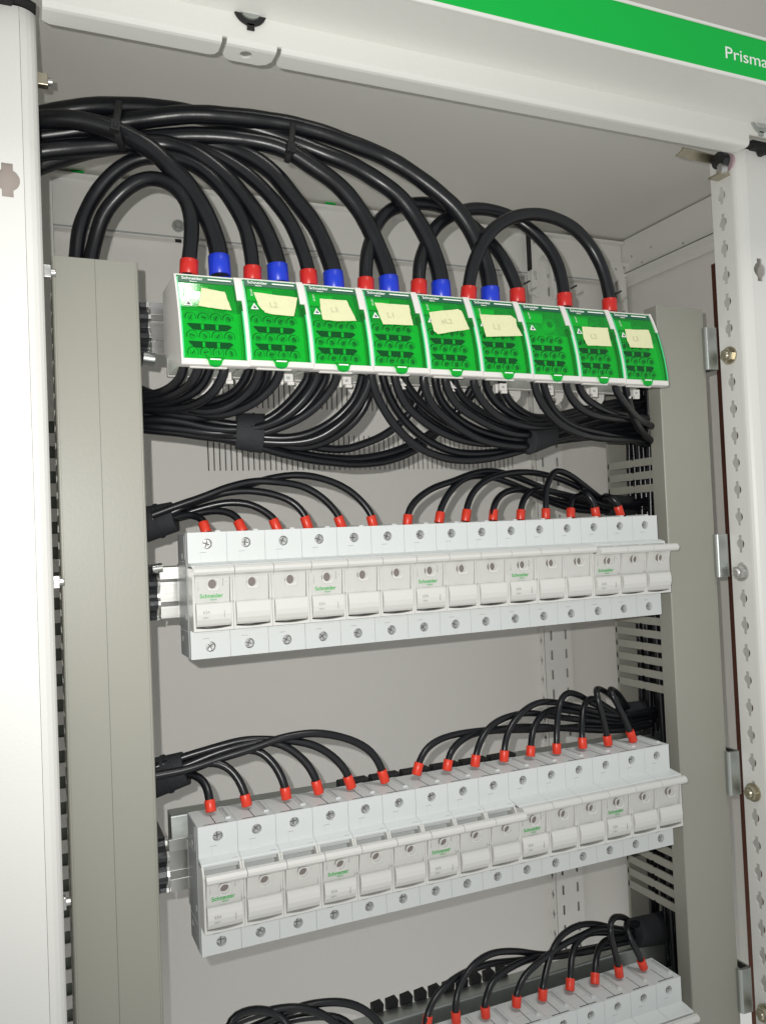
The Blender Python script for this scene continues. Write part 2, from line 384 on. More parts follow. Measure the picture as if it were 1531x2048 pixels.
# bolts on the right post, nuts on the left post
for k, z in enumerate((151, -46.3, -244, -440)):
    s = MB(); m_ = BRASSY if k != 1 else STEEL
    s.cyl((491.9, -6.5, z), (-1, 0, 0), 8.2, 8.2, 1.6, m_, 26); s.cyl((490.3, -6.5, z), (-1, 0, 0), 6.6, 6.2, 4.4, m_, 6, smooth=False, rot=k)
    s.cyl((485.9, -6.5, z), (-1, 0, 0), 3.8, 2.6, 1.4, m_, 16)
    o = s.build('hex_bolt', bevel=.3); 
    tag(o, ['yellowish hex bolt on the right post beside the green blocks', 'silver hex bolt on the right post beside the upper fuse row', 'yellowish hex bolt on the right post beside the lower fuse row', 'hex bolt at the bottom edge of the right post'][k], 'bolt', 'hex bolts on the right post')
for k, (px, py) in enumerate(((91, 165), (97, 546), (114, 1164), (127, 1803))):
    q = at(px, py, 2); s = MB()
    s.box(q.x-6, q.x+1.5, -3, 3, q.z-4, q.z+4, BRASSY if k == 0 else STEEL); s.cyl((q.x+1, 0, q.z), (1, 0, 0), 2.4, 2.4, 3, STEEL, 12)
    o = s.build('fixing_nut', bevel=.5)
    tag(o, 'small %s nut on the left post, %s' % ('brass coloured' if k == 0 else 'silver', ('just below the top beam', 'at the top corner of the left duct', 'level with the upper fuse row', 'level with the lower fuse row')[k]), 'nut', 'nuts on the left post')
# rail support brackets right of the right duct
for k, z in enumerate((160, -31, -229, -424)):
    s = MB()
    s.prism([(482, 44), (482, 30), (477.5, 9), (479, 6.4), (488.6, 5.6), (490.6, 6.2), (491.2, 8), (491.2, 40), (489, 40), (489, 9), (480.5, 9), (484, 30), (484, 44)], z-19.5, z+19.5, ZINC, axis='Z')
    o = s.build('support_bracket', bevel=.8)
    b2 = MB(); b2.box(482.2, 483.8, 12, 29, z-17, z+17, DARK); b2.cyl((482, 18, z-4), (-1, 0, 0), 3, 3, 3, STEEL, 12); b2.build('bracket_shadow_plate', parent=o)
    tag(o, 'zinc bracket between right duct and right post, ' + ('level with the green blocks', 'level with the upper fuse row', 'level with the lower fuse row', 'nearest the bottom edge')[k], 'bracket', 'zinc brackets on the right post')
# copper busbar
b = MB(); b.box(584, 606, 92, 100, ZB, 277, COPPER); b.box(607, 640, 92, 100, ZB, 277, COPPER)
tag(b.build('copper_busbar', bevel=.5), 'dark tarnished copper busbar standing behind the right post', 'busbar')

# ------------------------------------------------------------------ wiring ducts
def duct(x0, x1, ztop, label, seam, missL=(), missR=()):
    o = empty('wiring_duct', (x0, 12, ZB))
    def P(b, n, bev=0):
        w = b.build(n, bevel=bev); w.parent = o; w.matrix_parent_inverse = Matrix.Translation(-Vector((x0, 12, ZB))*S); return w
    b = MB()
    b.prism([(x0, 12.8), (x0+.8, 12), (x1-.8, 12), (x1, 12.8), (x1, 28), (x1-1.4, 28), (x1-1.4, 14), (x0+1.4, 14), (x0+1.4, 28), (x0, 28)], ZB, ztop, DUCT, axis='Z')
    if seam:
        xm = (x0+x1)/2-.5
        b.box(xm-.16, xm+.16, 11.93, 12.3, ZB, ztop, PRINTG2)
        b.box(x1-1.9, x1-1.75, 11.95, 12.3, ZB, ztop, PRINTG2); b.box(x0+1.75, x0+1.9, 11.95, 12.3, ZB, ztop, PRINTG2)
    P(b, 'cover')
    b = MB(); b.box(x0+2, x1-2, 92, 94, ZB, ztop-2, DUCT); P(b, 'base')
    for side, xs, miss in ((-1, x0, missL), (1, x1, missR)):
        b = MB(); z = ZB
        xa, xb = (xs+1.6, xs+3.2) if side < 0 else (xs-3.2, xs-1.6)
        k = 0
        while z < ztop-8:
            if not any(a < z+3 < c for a, c in miss):
                t = 7.0
                b.prism([(22, z), (54, z), (56, z+1.2), (58, z), (91, z), (93, z+2), (93, z+t-2), (91, z+t), (58, z+t), (56, z+t-1.2), (54, z+t), (22, z+t)], xa, xb, DUCT)
            z += 12.3; k += 1
        b.box(xa, xb, 91.2, 93.8, ZB, ztop-2, DUCT)
        P(b, 'slotted_wall')
    tag(o, label, 'wiring duct', 'vertical wiring ducts')
duct(-81, -26, 194.4, 'tall grey wiring duct with a centre seam beside the left post', True, missR=((70, 128), (-5, 22), (-195, -160)))
duct(426, 481, 197.5, 'tall grey wiring duct beside the right post, its side fingers visible', False, missL=((70, 140), (-14, 26), (-215, -152), (-410, -352)))
for i in range(13):
    for nm, xx, lab in (('duct_cable', 433+i*3.4, 'black cable running down inside the right duct'), ('duct_cable', -73+i*3.2, 'black cable running down inside the left duct')):
        b = MB(); y = 40+(i*17 % 44)
        pts = smooth_path([(xx+random.uniform(-2, 2), y+random.uniform(-4, 4), z) for z in (186, 130, 60, -30, -120, -240, -340, -450, -555)], 30)
        b.tube(pts, 2.9, CABLE2, 8)
        tag(b.build(nm), lab, 'cable', lab.replace('cable', 'cables'))

# ------------------------------------------------------------------ mounting rails
def rail(z, name, label, tall=0, x0=-14):
    o = empty('mounting_rail', (x0, 40, z))
    def P(b, n, bev=0):
        w = b.build(n, bevel=bev); w.parent = o; w.matrix_parent_inverse = Matrix.Translation(-Vector((x0, 40, z))*S); return w
    b = MB(); h = 18.5
    prof = [(47, h), (47, h-1), (44, h-1), (44, h-8), (54, h-10), (54, -h+10), (44, -h+8), (44, -h+1), (47, -h+1), (47, -h), (42.5, -h), (42.5, -h+9), (52.5, -h+11), (52.5, h-11), (42.5, h-9), (42.5, h)]
    b.prism([(y, z+q) for y, q in prof], x0, 460, ALU); P(b, 'rail_profile', .35)
    b = MB(); b.prism([(54.5, z-h+4), (54.5, z+h-4), (57, z+h+tall-1), (58, z+h+tall), (73, z+h+tall), (73, z-h)], x0+4, 455, ZINC); P(b, 'support_channel', .8)
    b = MB(); n_ = 14; pr = [(47-7*math.sin(math.pi*k/n_)+3.2*math.sin(5*math.pi*k/n_), z-h-1+(2*h+2)*k/n_) for k in range(n_+1)]
    b.prism(pr+[(90, z+h+2), (90, z-h-2)], x0-10, x0-2.2, BRK); b.prism([(y-.6, q) for y, q in pr]+[(y+2.5, q) for y, q in reversed(pr)], x0-2.2, x0-.6, ALU)
    b.box(x0-10.3, x0-10, 46, 88, z-h+6, z+h-6, DARK)
    if z > 0: b.cyl((x0-6, 46, z-h-3), (1, 0, -.1), 5, 5, 8, ZINC, 16)
    elif z > -100: b.cyl((x0-5, 44, z+h-1), (1, 0, .1), 3.6, 3.6, 7, ALU, 16)
    P(b, 'end_bracket', .8)
    tag(o, label, 'mounting rail', 'horizontal mounting rails')
    return o
rail(158, 'r', 'shiny metal rail carrying the green distribution blocks, its left end exposed', 2)
rail(-34, 'r', 'shiny metal rail carrying the upper row of fuse holders', 0)
rail(-228, 'r', 'shiny metal rail carrying the lower row of fuse holders', 12.5)
rail(-426.4, 'r', 'grey metal rail behind the partly hidden bottom row of fuse holders', 18.9)
# black rubber tabs behind the rails
for k in range(6):
    s = MB(); x = 118+k*27.3; s.box(x, x+24.5, 47, 56.5, -198, -190.5, DARK)
    tag(s.build('rail_clip', bevel=1), 'black rail clip peeping over the middle of the lower fuse row', 'clip', 'black clips on the lower rail')
for k in range(10):
    s = MB(); x = 153+k*13.2
    s.prism([(x-5, -392), (x-5, -383), (x+3.5, -382), (x+5, -384.5), (x+4, -392)], 73.5, 79, DARK, axis='Y')
    tag(s.build('rail_clip', bevel=.6), 'black clip standing on the back edge of the bottom rail', 'clip', 'black clips on the bottom rail')

# ------------------------------------------------------------------ fuse holders
PW = 27.0
front_up = plate(rect(.12, PW-.12, -13, 8), [circ(PW/2, 0, 3.5, 24)], 6)
front_lo = plate(rect(.12, PW-.12, -78, -58.4), [circ(PW/2, -70.2, 3.5, 24)], 6)
def screw_part(parent, x, z, ang, first):
    if first is not None:
        c = first.copy(); COL.objects.link(c); c.parent = parent; c.location = Vector((x, 2.9, z))*S; c.rotation_euler = (0, ang, 0); return c
    s = MB()
    s.cyl((0, 1.2, 0), (0, -1, 0), 3.3, 3.0, 1.2, STEEL, 20)
    s.cyl((0, 5, 0), (0, -1, 0), 3.3, 3.3, 3.8, STEEL, 20)
    s.box(-2.4, 2.4, -.25, .1, -.32, .32, SLOT); s.box(-.32, .32, -.26, .1, -2.4, 2.4, SLOT)
    M = Matrix.Rotation(math.radians(45), 4, 'Y'); s.box(-2.2, 2.2, -.15, .1, -.12, .12, PRINTG, M=M)
    w = s.build('terminal_screw', parent=parent, bevel=.1, seg=1); w.location = Vector((x, 2.9, z))*S; w.rotation_euler = (0, ang, 0)
    return w
carprof = [(-14.2, -17.5), (-14.8, -15.6), (-16.6, -14.7), (-19.0, -15.1), (-20.8, -16.8), (-20.9, -18.6), (-19.8, -20.2), (-17.6, -20.9), (-14.5, -21.0), (-12.6, -21.8), (-11.9, -23.5), (-11.6, -28), (-11.0, -34), (-10.4, -38), (-10.2, -39.4), (-12.6, -39.6), (-13.6, -40.4), (-14.8, -43.5), (-15.2, -47), (-14.6, -50.5), (-13.0, -53.6), (-11.4, -55.2), (-6, -55.6), (-3, -50), (-3, -22), (-9, -21)]
PIV = Vector((0, -6, -55.5))
def make_holder(tilt):
    o = empty('fuse_holder'); lf = 8.5 if tilt else 13.6
    b = MB()
    for i in range(3):
        X = i*PW; e0 = .0 if i else .15
        b.mesh(front_up, COOL, MXZ(X, 3, 0)); b.mesh(front_lo, COOL, MXZ(X, 3, 0))
        b.box(X+.12, X+PW-.12, 6.05, 36, -13.5, 8, COOL)
        b.box(X+.12, X+PW-.12, 6.05, 36, -78, -58.4, COOL)
        b.box(X+.12, X+PW-.12, 1.5, 44, -58.3, -13.6, COOL)
        b.box(X+1.6, X+PW-1.6, -4.5, 1.5, -19.8, -16.3, COOL)
        # ledge above the carrier
        b.prism([(0, -12.6), (-3, -13.0), (-lf+.5, -14.4), (-lf, -15.0), (-lf, -16.2), (1.4, -16.2)], X+.12, X+PW-.12, COOL)
        b.box(X+9.5, X+11.5, -6.2, -4.2, -14.1, -13.4, COOL); b.box(X+21, X+25, -6.4, -5.2, -14.2, -13.8, SEAM)
        # frame ribs between poles and bottom bar
        for xa, xb in ((X+.12, X+1.6), (X+PW-1.6, X+PW-.12)):
            b.prism([(1.4, -15), (-lf+.4, -15.4), (-max(lf-1, 10), -18), (-12.6, -22), (-12.8, -55), (-12.8, -58.2), (1.4, -58.2)], xa, xb, WARM)
        n = 8
        pr = [(X+1.6, -58.2), (X+PW-1.6, -58.2)]+[(X+PW-1.6-(PW-3.2)*k/n, -56.0-1.0*math.sin(math.pi*k/n)) for k in range(n+1)]
        b.prism(pr, -12.6, 1.4, WARM, axis='Y')
        b.cyl((X+PW-.05, -12.6, -39.3), (0, -1, 0), 1.0, .9, .5, SEAM, 12) if i < 2 else None
        # cable slots on the top face and little printed marks
        b.box(X+PW/2-1.0, X+PW/2-.4, 2.8, 21, 7.9, 8.06, DARK, M=None)
        b.box(X+PW/2-9, X+PW/2+7.5, 1.9, 2.8, 7.9, 8.07, DARK)
        b.box(X+6, X+20, 14, 14.25, 7.9, 8.05, SEAM); b.box(X+21, X+24.5, 8, 33, 8, 9.2, COOL); b.box(X+21.6, X+23.9, 10, 31, 9.1, 9.26, SEAM)
        b.box(X+PW/2-5.5, X+PW/2-1, -.06, .1, -6.05, -5.75, PRINTG)
        b.box(X+PW/2-5.5, X+PW/2-1, -.06, .1, -64.6, -64.3, PRINTG)
        b.box(X+PW/2-4.6, X+PW/2-4.5, -.04, .1, -12.6, -7, SEAM); b.box(X+PW/2-.4, X+PW/2-.3, -.04, .1, 3.9, 8, SEAM)
        b.box(X+PW/2-.05, X+PW/2+.05, -.04, .1, -78, -74.2, SEAM)
        b.box(X+PW/2-6.5, X+PW/2+8, -.04, .1, -60.95, -60.85, SEAM); b.box(X+PW/2+8, X+PW/2+8.1, -.04, .1, -60.9, -58.6, SEAM)
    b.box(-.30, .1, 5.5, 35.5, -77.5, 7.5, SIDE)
    b.box(-.45, .1, 12, 30, -12, -11.4, COOL); b.box(-.45, .1, 9, 10.2, -10, 6, COOL); b.box(-.45, .1, 9, 34, -60, -59.3, COOL)
    for yy, zz in ((20, -8), (12, -50), (28, -66)): b.cyl((-.45, yy, zz), (1, 0, 0), 2.2, 2.2, .3, COOL, 12)
    # row of seams between poles (solid core behind the thin gaps)
    for i in (1, 2): b.box(i*PW-.13, i*PW+.13, .5, 30, -78, 7.6, PRINTG)
    b.build('body', parent=o, bevel=.28, seg=2)
    first = None
    for i in range(3):
        for z in (0, -70.2):
            w = screw_part(o, i*PW+PW/2, z, random.uniform(0, 3), first); first = first or w
    car0 = None
    for i in range(3):
        b = MB()
        w0, w1 = 1.9, PW-1.9
        k = 9
        # rod part is full width, panel part narrower
        b.prism(carprof[:9]+[(-14.4, -21.3), (-14.2, -20)], .2, PW-.2, WARM, smooth=False)
        b.prism([(-10.0, -20.9)]+carprof[8:], w0, w1, WARM, smooth=False)
        M = Matrix.Translation(-PIV)
        b.v = [p-PIV for p in b.v]
        c = b.build('fuse_carrier', parent=o, bevel=.25)
        for p_ in c.data.polygons:
            if abs(p_.normal.x) < .5: p_.use_smooth = False
        c.location = (PIV + Vector((i*PW, 0, 0)))*S; c.rotation_euler = (math.radians(tilt), 0, 0)
        s = MB()
        pl = plate(rrect(9.2, 17.4, -31.4, -23.2, 2.2), [circ(13.0, -27.0, 3.2, 20)], .7)
        s.mesh(pl, WARM, MXZ(0, -13.9, 0, 3.5))
        s.cyl((13, -11.0, -27.0), (0, -1, 0), 3.15, 3.15, 1.1, CLEAR, 20)
        s.v = [p-PIV for p in s.v]
        s.build('indicator_window', parent=c, bevel=.12, seg=1)
        if i == 0:
            s = MB()
            s.mesh(text('Schneider', 3.9, .03, .07), LOGO, MXZ(5.0, -11.35, -36.2, 6))
            s.mesh(text('Electric', 1.5, .03, .02), LOGO, MXZ(12.0, -11.15, -38.0, 6))
            s.v = [p-PIV for p in s.v]
            s.build('logo_lettering', parent=c)
            s = MB()
            s.mesh(text('63A', 2.9, .03, .0), PRINTG, MXZ(6.0, -15.2, -46.5, 2))
            s.mesh(text('690V~', 1.7, .03, .0), PRINTG, MXZ(6.0, -15.25, -49.7, -6))
            s.box(20.2, 20.4, -15.5, -15, -49.5, -45, PRINTG)
            s.box(20.6, 20.9, -11.9, -11.5, -28.6, -23.8, PRINTG); s.box(20.2, 21.3, -11.9, -11.5, -24.2, -23.9, PRINTG); s.box(22.6, 23.4, -11.9, -11.5, -26, -25.6, PRINTG)
            s.box(4.0, 4.2, -11.85, -11.4, -31, -23.6, SEAM)
            s.v = [p-PIV for p in s.v]
            s.build('rating_print', parent=c)
    return o
H = {0: make_holder(0), 7: make_holder(7)}
H['used'] = set()
ordn = ['first', 'second', 'third', 'fourth', 'fifth']
rowname = {1: 'upper', 2: 'lower', 3: 'bottom'}
for row, z, tilts in ((1, 0, (0, 0, 0, 0, 7)), (2, -198.2, (7, 7, 7, 0, 0)), (3, -396.4, (0, 0, 0, 0, 0))):
    for g_, t in enumerate(tilts):
        if row == 3 and g_ < 2: continue
        src = H[t]
        if t in H['used']: o = copy_tree(src)
        else: o = src; H['used'].add(t)
        o.location = Vector((-1.5+g_*81.0, 0, z))*S
        if row < 3: lab = 'white fuse holder, %s from the left in the %s row%s' % (ordn[g_], rowname[row], ', handles tilted out' if t else '')
        else: lab = 'white fuse holder in the bottom row, ' + ('leftmost', 'middle', 'rightmost')[g_-2] + ' of those visible'
        tag(o, lab, 'fuse holder', 'white three-pole fuse holders')

# ------------------------------------------------------------------ green distribution blocks
BW = 43.7; BX0 = -8.5
def yc(z):
    T = [(110, -43.2), (119, -42.6), (125, -42), (135, -40.4), (145, -38), (155, -35), (165, -31.2), (172, -28.2), (178, -25)]
    for (a, p), (c, q) in zip(T, T[1:]):
        if z <= c: return p+(q-p)*(z-a)/(c-a)
    return T[-1][1]
def tl(z): return math.degrees(math.atan2(yc(z+3)-yc(z-3), 6))
bz = [118.5+k*(176.5-118.5)/14 for k in range(15)]
def make_block(last=False):
    o = empty('distribution_block')
    b = MB()
    # white side cheeks following the curve
    cz = [112+k*(177-112)/14 for k in range(15)]
    def cheek(x0, x1, out, z0=114, z1=177.5):
        zz = [z0+k*(z1-z0)/12 for k in range(13)]
        b.prism([(yc(z)-out, z) for z in zz]+[(20, z1), (24, z1-30), (24, 136), (10, 130), (-32, 115.5)], x0, x1, BODY)
    cheek(0, 1.3, -.4)
    if not last:
        cheek(BW-1.3, BW-.1, .5)
    else: cheek(BW-1.3, BW-.6, -2)
    zz = [160+k*(177.8-160)/5 for k in range(6)]
    b.prism([(yc(z)-.9, z) for z in zz]+[(yc(177.8)+6, 178.4), (yc(160)+5, 160)], BW-(4.6 if not last else 2.2), BW-.1, BODY)
    # top slab, bottom slab, back
    b.prism([(-24, 176.6), (-24, 178), (22, 178), (22, 170), (0, 176)], 1.3, BW-1.3, BODY)
    b.prism([(-43.2, 114.4), (-43, 118.2), (-38, 118.2), (-36, 117), (20, 135), (20, 131.5), (-34, 114.2), (-41, 113.9)], .4, BW-.4, BODY)
    b.box(1.3, BW-1.3, 18, 24, 118, 176, BODY)
    b.box(6, 30, -38, -35, 113.2, 114.5, BODY)
    b.build('housing', parent=o, bevel=.4)
    # inner terminals
    b = MB()
    off = 5.5
    b.prism([(yc(z)+off, z) for z in bz if z < 152]+[(yc(152)+off, 152), (yc(153)+15, 153)]+[(yc(z)+15, z) for z in bz if z > 154]+[(17, bz[-1]), (17, bz[0])], 1.4, BW-1.4, INNER)
    for zc_ in (147.2, 134.6, 123.4):
        y = yc(zc_)+off
        for k in range(4):
            cx = 8.5+k*8.2
            b.cyl((cx, y+1, zc_), (0, -1, -.1), 3.9, 3.7, 1.3, RING, 16); b.cyl((cx, y+1, zc_), (0, -1, -.1), 3.3, 3.1, 1.8, INNER, 14)
            b.cyl((cx, y-.6, zc_), (0, -1, -.1), 2.3, 2.0, .9, STEEL, 10)
            a = random.uniform(0, 3); b.box(-1.6, 1.6, -.25, .1, -.3, .3, DARK, M=Matrix.Translation((cx, y-1.6, zc_)) @ Matrix.Rotation(a, 4, 'Y'))
    for zc_ in (141, 128.8):
        y = yc(zc_)+off-.4
        P = [(6, 1.9), (33, 1.9), (35, .6), (31.5, -2.2), (9.5, -2.2)]
        b.mesh(plate(P, [], 1.2), DARK, MXZ(0, y, zc_, tl(zc_)))
        for cx in (15.5, 25): b.box(cx-.9, cx+.9, y-1.4, y, zc_-2, zc_+1.4, INNER)
    # large clamp at the top
    b.cyl((30, yc(161)+15, 160), (0, -1, .3), 6.6, 6.2, 6, INNER, 20); b.cyl((30, yc(161)+15, 160), (0, -1, .3), 5.6, 5.2, 7, INNER, 20); b.cyl((30, yc(161)+8.4, 162), (0, -1, .3), 3, 2.8, .8, STEEL, 6, smooth=False)
    b.box(4, 22, yc(164)+off-1, yc(164)+off+2, 162, 170, INNER)
    b.build('terminals', parent=o, bevel=.15, seg=1)
    # clear green cover
    b = MB()
    x0, x1 = 1.5, (BW-4.7 if not last else BW-2.4); x1b = BW-1.4 if not last else BW-.2
    def sheet(xa, xb, z0, z1, n=10, th=1.1):
        zz = [z0+k*(z1-z0)/n for k in range(n+1)]
        b.prism([(yc(z), z) for z in zz]+[(yc(z)+th, z) for z in reversed(zz)], xa, xb, GLASS, smooth=False)
    sheet(x0, x1, 118.5, 176.4); sheet(x1+.02, x1b, 118.5, 159.8, 8)
    zz = [118.5+k*(175-118.5)/10 for k in range(11)]
    for xa in ((x1b-.9, x1b-.05),):
        hi = 10 if xa[0] < 10 or last else 7
        b.prism([(yc(z)+1.2, z) for z in zz[:hi+1]]+[(yc(z)+6.5, z) for z in reversed(zz[:hi+1])], xa[0], xa[1], GLASS)
    hi_ = 10 if last else 6
    for xa in ((x0-.15, x0+.55, 10), (x1b-.8, x1b+.1, hi_)):
        zs_ = zz[:xa[2]+1]
        b.prism([(yc(z)-.25, z) for z in zs_]+[(yc(z)+.3, z) for z in reversed(zs_)], xa[0], xa[1], EDGE)
    P = [(14.5, 119.2), (27.5, 119.2), (25.4, 116.4)]+[(21+4.2*math.cos(a), 115.4+2.6*math.sin(a)) for a in [math.radians(-d) for d in range(10, 180, 20)]]+[(16.6, 116.4)]
    b.mesh(plate(P, [], 1.2), GLASS, MXZ(0, -44.2, 0)); b.box(17.5, 24.5, -45.2, -44.9, 117.2, 118, WPRINT)
    cv = b.build('cover', parent=o)
    b = MB()
    z = 173.6; b.mesh(plate(rect(1.8, x1-.2, -2.6, 2.6), [], .1), GREENL, MXZ(0, yc(z)-.12, z, tl(z)))
    b.mesh(text('Schneider', 3.5, .03, .05), WPRINT, MXZ(4.4, yc(174)-.9, 173.3, tl(174)))
    b.mesh(text('Electric', 1.5, .03, .03), WPRINT, MXZ(9.5, yc(172)-.9, 171.5, tl(172)))
    b.mesh(plate(rect(21.5, 37, -.55, .55), [], .1), WPRINT, MXZ(0, yc(174)-.6, 174.2, tl(174)))
    b.mesh(text('LGY125', 1.7, .03, .0), WPRINT, MXZ(5.0, yc(165)-.9, 168.3, tl(165), -math.pi/2))
    b.build('label_strip', parent=cv)
    b = MB()
    z = 156
    tri = [(4.2, -2.2), (9.6, -2.2), (6.9, 2.6)]
    b.mesh(plate(tri, [[(5.3, -1.55), (8.5, -1.55), (6.9, 1.4)]], .1), WPRINT, MXZ(0, yc(z)-.2, z, tl(z)))
    b.mesh(plate([(5.3, -1.55), (8.5, -1.55), (6.9, 1.4)], [], .08), PRINTG, MXZ(0, yc(z)-.15, z, tl(z)))
    b.mesh(plate([(6.6, -1.3), (8.2, -1.3), (7.2, .3)], [], .1), DARK, MXZ(0, yc(z)-.25, z, tl(z)))
    b.build('warning_triangle', parent=cv)
    b = MB()
    b.box(32, 38.5, -14, -8, 110.5, 116, BODY); b.box(33.5, 36, -14.3, -13, 112, 114, SEAM); b.box(35, 40, -12, -9, 108.6, 111, BODY); b.box(30.6, 32.6, -10, -5, 109, 116, BODY)
    b.build('clip', parent=o, bevel=.3)
    b = MB()
    P = [(8, 128)]+[(22+14*math.cos(a), 119+12*math.sin(a)) for a in [math.radians(-d) for d in range(170, 5, -15)]]+[(36, 128)]
    b.mesh(plate(P, [circ(26, 112, 2.6, 14)], 2), BODY, MXZ(0, 30, 0))
    b.build('mounting_lug', parent=o, bevel=.4)
    return o
B0 = make_block(); BL = make_block(True)
TAPES = [  # (x, z) corners relative to the block, writing, (writing x, z, size, rotation), phrase
 ([(16.5, 167.5), (31.6, 165.6), (34.6, 152.2), (24, 152.8), (13.0, 154), (15, 160)], '', None, 'with a blank skewed tape and a white glare beside it'),
 ([(7.5, 166.5), (37.8, 164.8), (33.2, 150.5), (20, 150.6), (13.5, 151.6), (9.5, 157)], 'L2', (17, 156, 6, 0), 'with a wide tape torn to a point at its lower left'),
 ([(10.5, 166), (30.2, 166.2), (32.6, 158.5), (35, 150.6), (22, 149.4), (10.0, 149.8), (9.6, 158)], 'L3', (17, 156, 6, .05), 'with a square tape above its first slot, third from the left'),
 ([(7.9, 166), (35, 166.2), (34.6, 158), (35, 150), (11.2, 149), (9.8, 155)], 'L1', (15.5, 154.8, 6.6, 0), 'whose tape reads L1'),
 ([(6.5, 162), (31.5, 166.5), (34.2, 165), (37.4, 150.4), (9.8, 144.6), (7, 147)], '#L2', (15, 153, 6, .12), 'whose tape is tilted up to the right'),
 ([(5.5, 163.5), (33, 164.8), (37, 162), (36.2, 156), (39, 148), (6.5, 145.2)], 'L3', (14.5, 152, 6.6, -.03), 'with a broad tape reading L3, sixth from the left'),
 None,
 ([(10.2, 160), (35.5, 160.6), (35.0, 154), (34.8, 144.6), (11, 143.8), (9, 150)], 'L2', (16, 150, 6.4, 0), 'whose tape reads L2, next to last at the right'),
 ([(9.3, 161), (34, 162), (34.6, 156), (33.4, 145.5), (9.8, 145), (8.5, 151)], 'L3', (14.5, 151, 6.4, 0), 'at the right end of the row'),
]
onl = ['first', 'second', 'third', 'fourth', 'fifth', 'sixth', 'seventh', 'eighth', 'ninth']
for i in range(9):
    o = BL if i == 8 else (B0 if i == 0 else copy_tree(B0))
    zo = (0, .6, .2, .4, 0, -.2, -.4, -.6, -1)[i]
    o.location = Vector((BX0+i*BW, 0, zo))*S
    T = TAPES[i]
    tag(o, 'green see-through distribution block ' + (T[3] if T else 'without any tape, seventh from the left'), 'distribution block', 'green distribution blocks')
    if T:
        b = MB(); P = T[0]
        # torn edges: subdivide outline with jitter
        Q = []
        for k, p in enumerate(P):
            q = P[(k+1) % len(P)]; n = 5
            for j in range(n):
                t = j/n; jit = .18 if j else 0
                Q.append((p[0]+(q[0]-p[0])*t+random.uniform(-jit, jit), p[1]+(q[1]-p[1])*t+random.uniform(-jit, jit)))
        me = plate(Q, [], .12)
        vs = [(v.co.x, yc(v.co.y)-.35-v.co.z+.0, v.co.y) for v in me.vertices]
        # bend: subdivide by using tilt of the middle
        zc_ = sum(p[1] for p in P)/len(P); ta = tl(zc_)
        slope = math.tan(math.radians(ta))
        vs = [(x, yc(zc_)+(z-zc_)*slope-.75+((y-yc(z)+.35)), z) for x, y, z in vs]
        b.add(vs, [tuple(p.vertices) for p in me.polygons], TAPE)
        if T[1]:
            x, z, sz, ro = T[2]
            b.mesh(text(T[1], sz, .02, -.05), PENCIL, MXZ(x, yc(zc_)+(z-zc_)*slope-.95, z, ta, ro))
        b.v = [p+Vector((BX0+i*BW, 0, zo)) for p in b.v]
        tp = b.build('tape_label', loc=(BX0+i*BW, -36, zc_))
        tag(tp, 'torn piece of yellowish masking tape on the %s green block from the left' % onl[i], 'tape', 'masking tape labels')

# ------------------------------------------------------------------ cables
ZRED = 176
def cable(P, r, label, group, sleeve=None, mtl=CABLE, name='cable', down=None):
    """P: (px, py, Y) points from the terminal outwards; sleeve=(material, radius, length)"""
    W = [at(*p) for p in P]
    b = MB()
    j = .7 if r > 4 else .45
    W = W[:2]+[w+Vector((random.uniform(-j, j), random.uniform(-j, j), random.uniform(-j, j))) for w in W[2:]]
    pts = smooth_path(W, 4.0)
    rad = [r*(1+.018*math.sin(k*.9+W[0].x)+random.uniform(-.008, .008)) for k in range(len(pts))]
    b.tube(pts, rad, mtl, 18 if r > 4 else 12)
    o = b.build(name, loc=W[0])
    if sleeve:
        m_, rs, ln = sleeve; ln *= random.uniform(.9, 1.1)
        s = MB(); d = 0; seg = [pts[0]]
        for a, c in zip(pts, pts[1:]):
            d += (c-a).length; seg.append(c)
            if d >= ln: break
        # straight short sleeve
        ax = (seg[-1]-seg[0]).normalized()
        s.tube([seg[0], seg[0]+ax*.25, seg[0]+ax*(ln*.5), seg[0]+ax*(ln-.3), seg[0]+ax*ln], [rs*.97, rs, rs, rs, rs*.95], m_, 24)
        w = s.build('sleeve', loc=W[0]); w.parent = o; w.location = (0, 0, 0)
    tag(o, label, 'cable', group)
    return o
redS = (RED, 6.4, 11); blueS = (BLUE, 7.7, 14)
def big(P, kind, label, grp):
    cable(P, 6.7 if kind == 'b' else 5.3, label, grp, blueS if kind == 'b' else redS)
G1 = 'thick black cables with blue sleeves'; G2 = 'black cables with red sleeves on the green blocks'
big([(440,552,6),(438,525,6),(437,503,7),(425,455,9),(402,417,12),(372,368,15),(340,332,18),(302,297,22),(241,262,28),(191,246,32),(141,240,36),(85,241,42),(40,246,50)], 'b', 'thick black cable with a blue sleeve in the first green block', G1)
big([(557,566,6),(556,535,6),(548,503,8),(528,453,14),(493,402,20),(453,355,26),(402,315,32),(352,294,38),(300,286,42),(200,292,44),(85,302,46),(40,310,50)], 'b', 'thick black cable with a blue sleeve in the second green block', G1)
big([(669,582,6),(668,550,6),(654,503,9),(629,453,14),(588,397,20),(543,345,27),(493,310,34),(430,293,42),(340,280,50),(240,276,55),(140,282,58),(60,290,60)], 'b', 'thick black cable with a blue sleeve in the third green block', G1)
big([(779,590,6),(778,558,6),(762,505,9),(724,430,14),(679,374,18),(629,332,22),(578,304,26),(528,287,30),(453,275,35),(382,272,40),(322,275,44),(240,288,48),(160,305,52),(85,328,54),(40,345,56)], 'b', 'thick black cable with a blue sleeve in the fourth green block', G1)
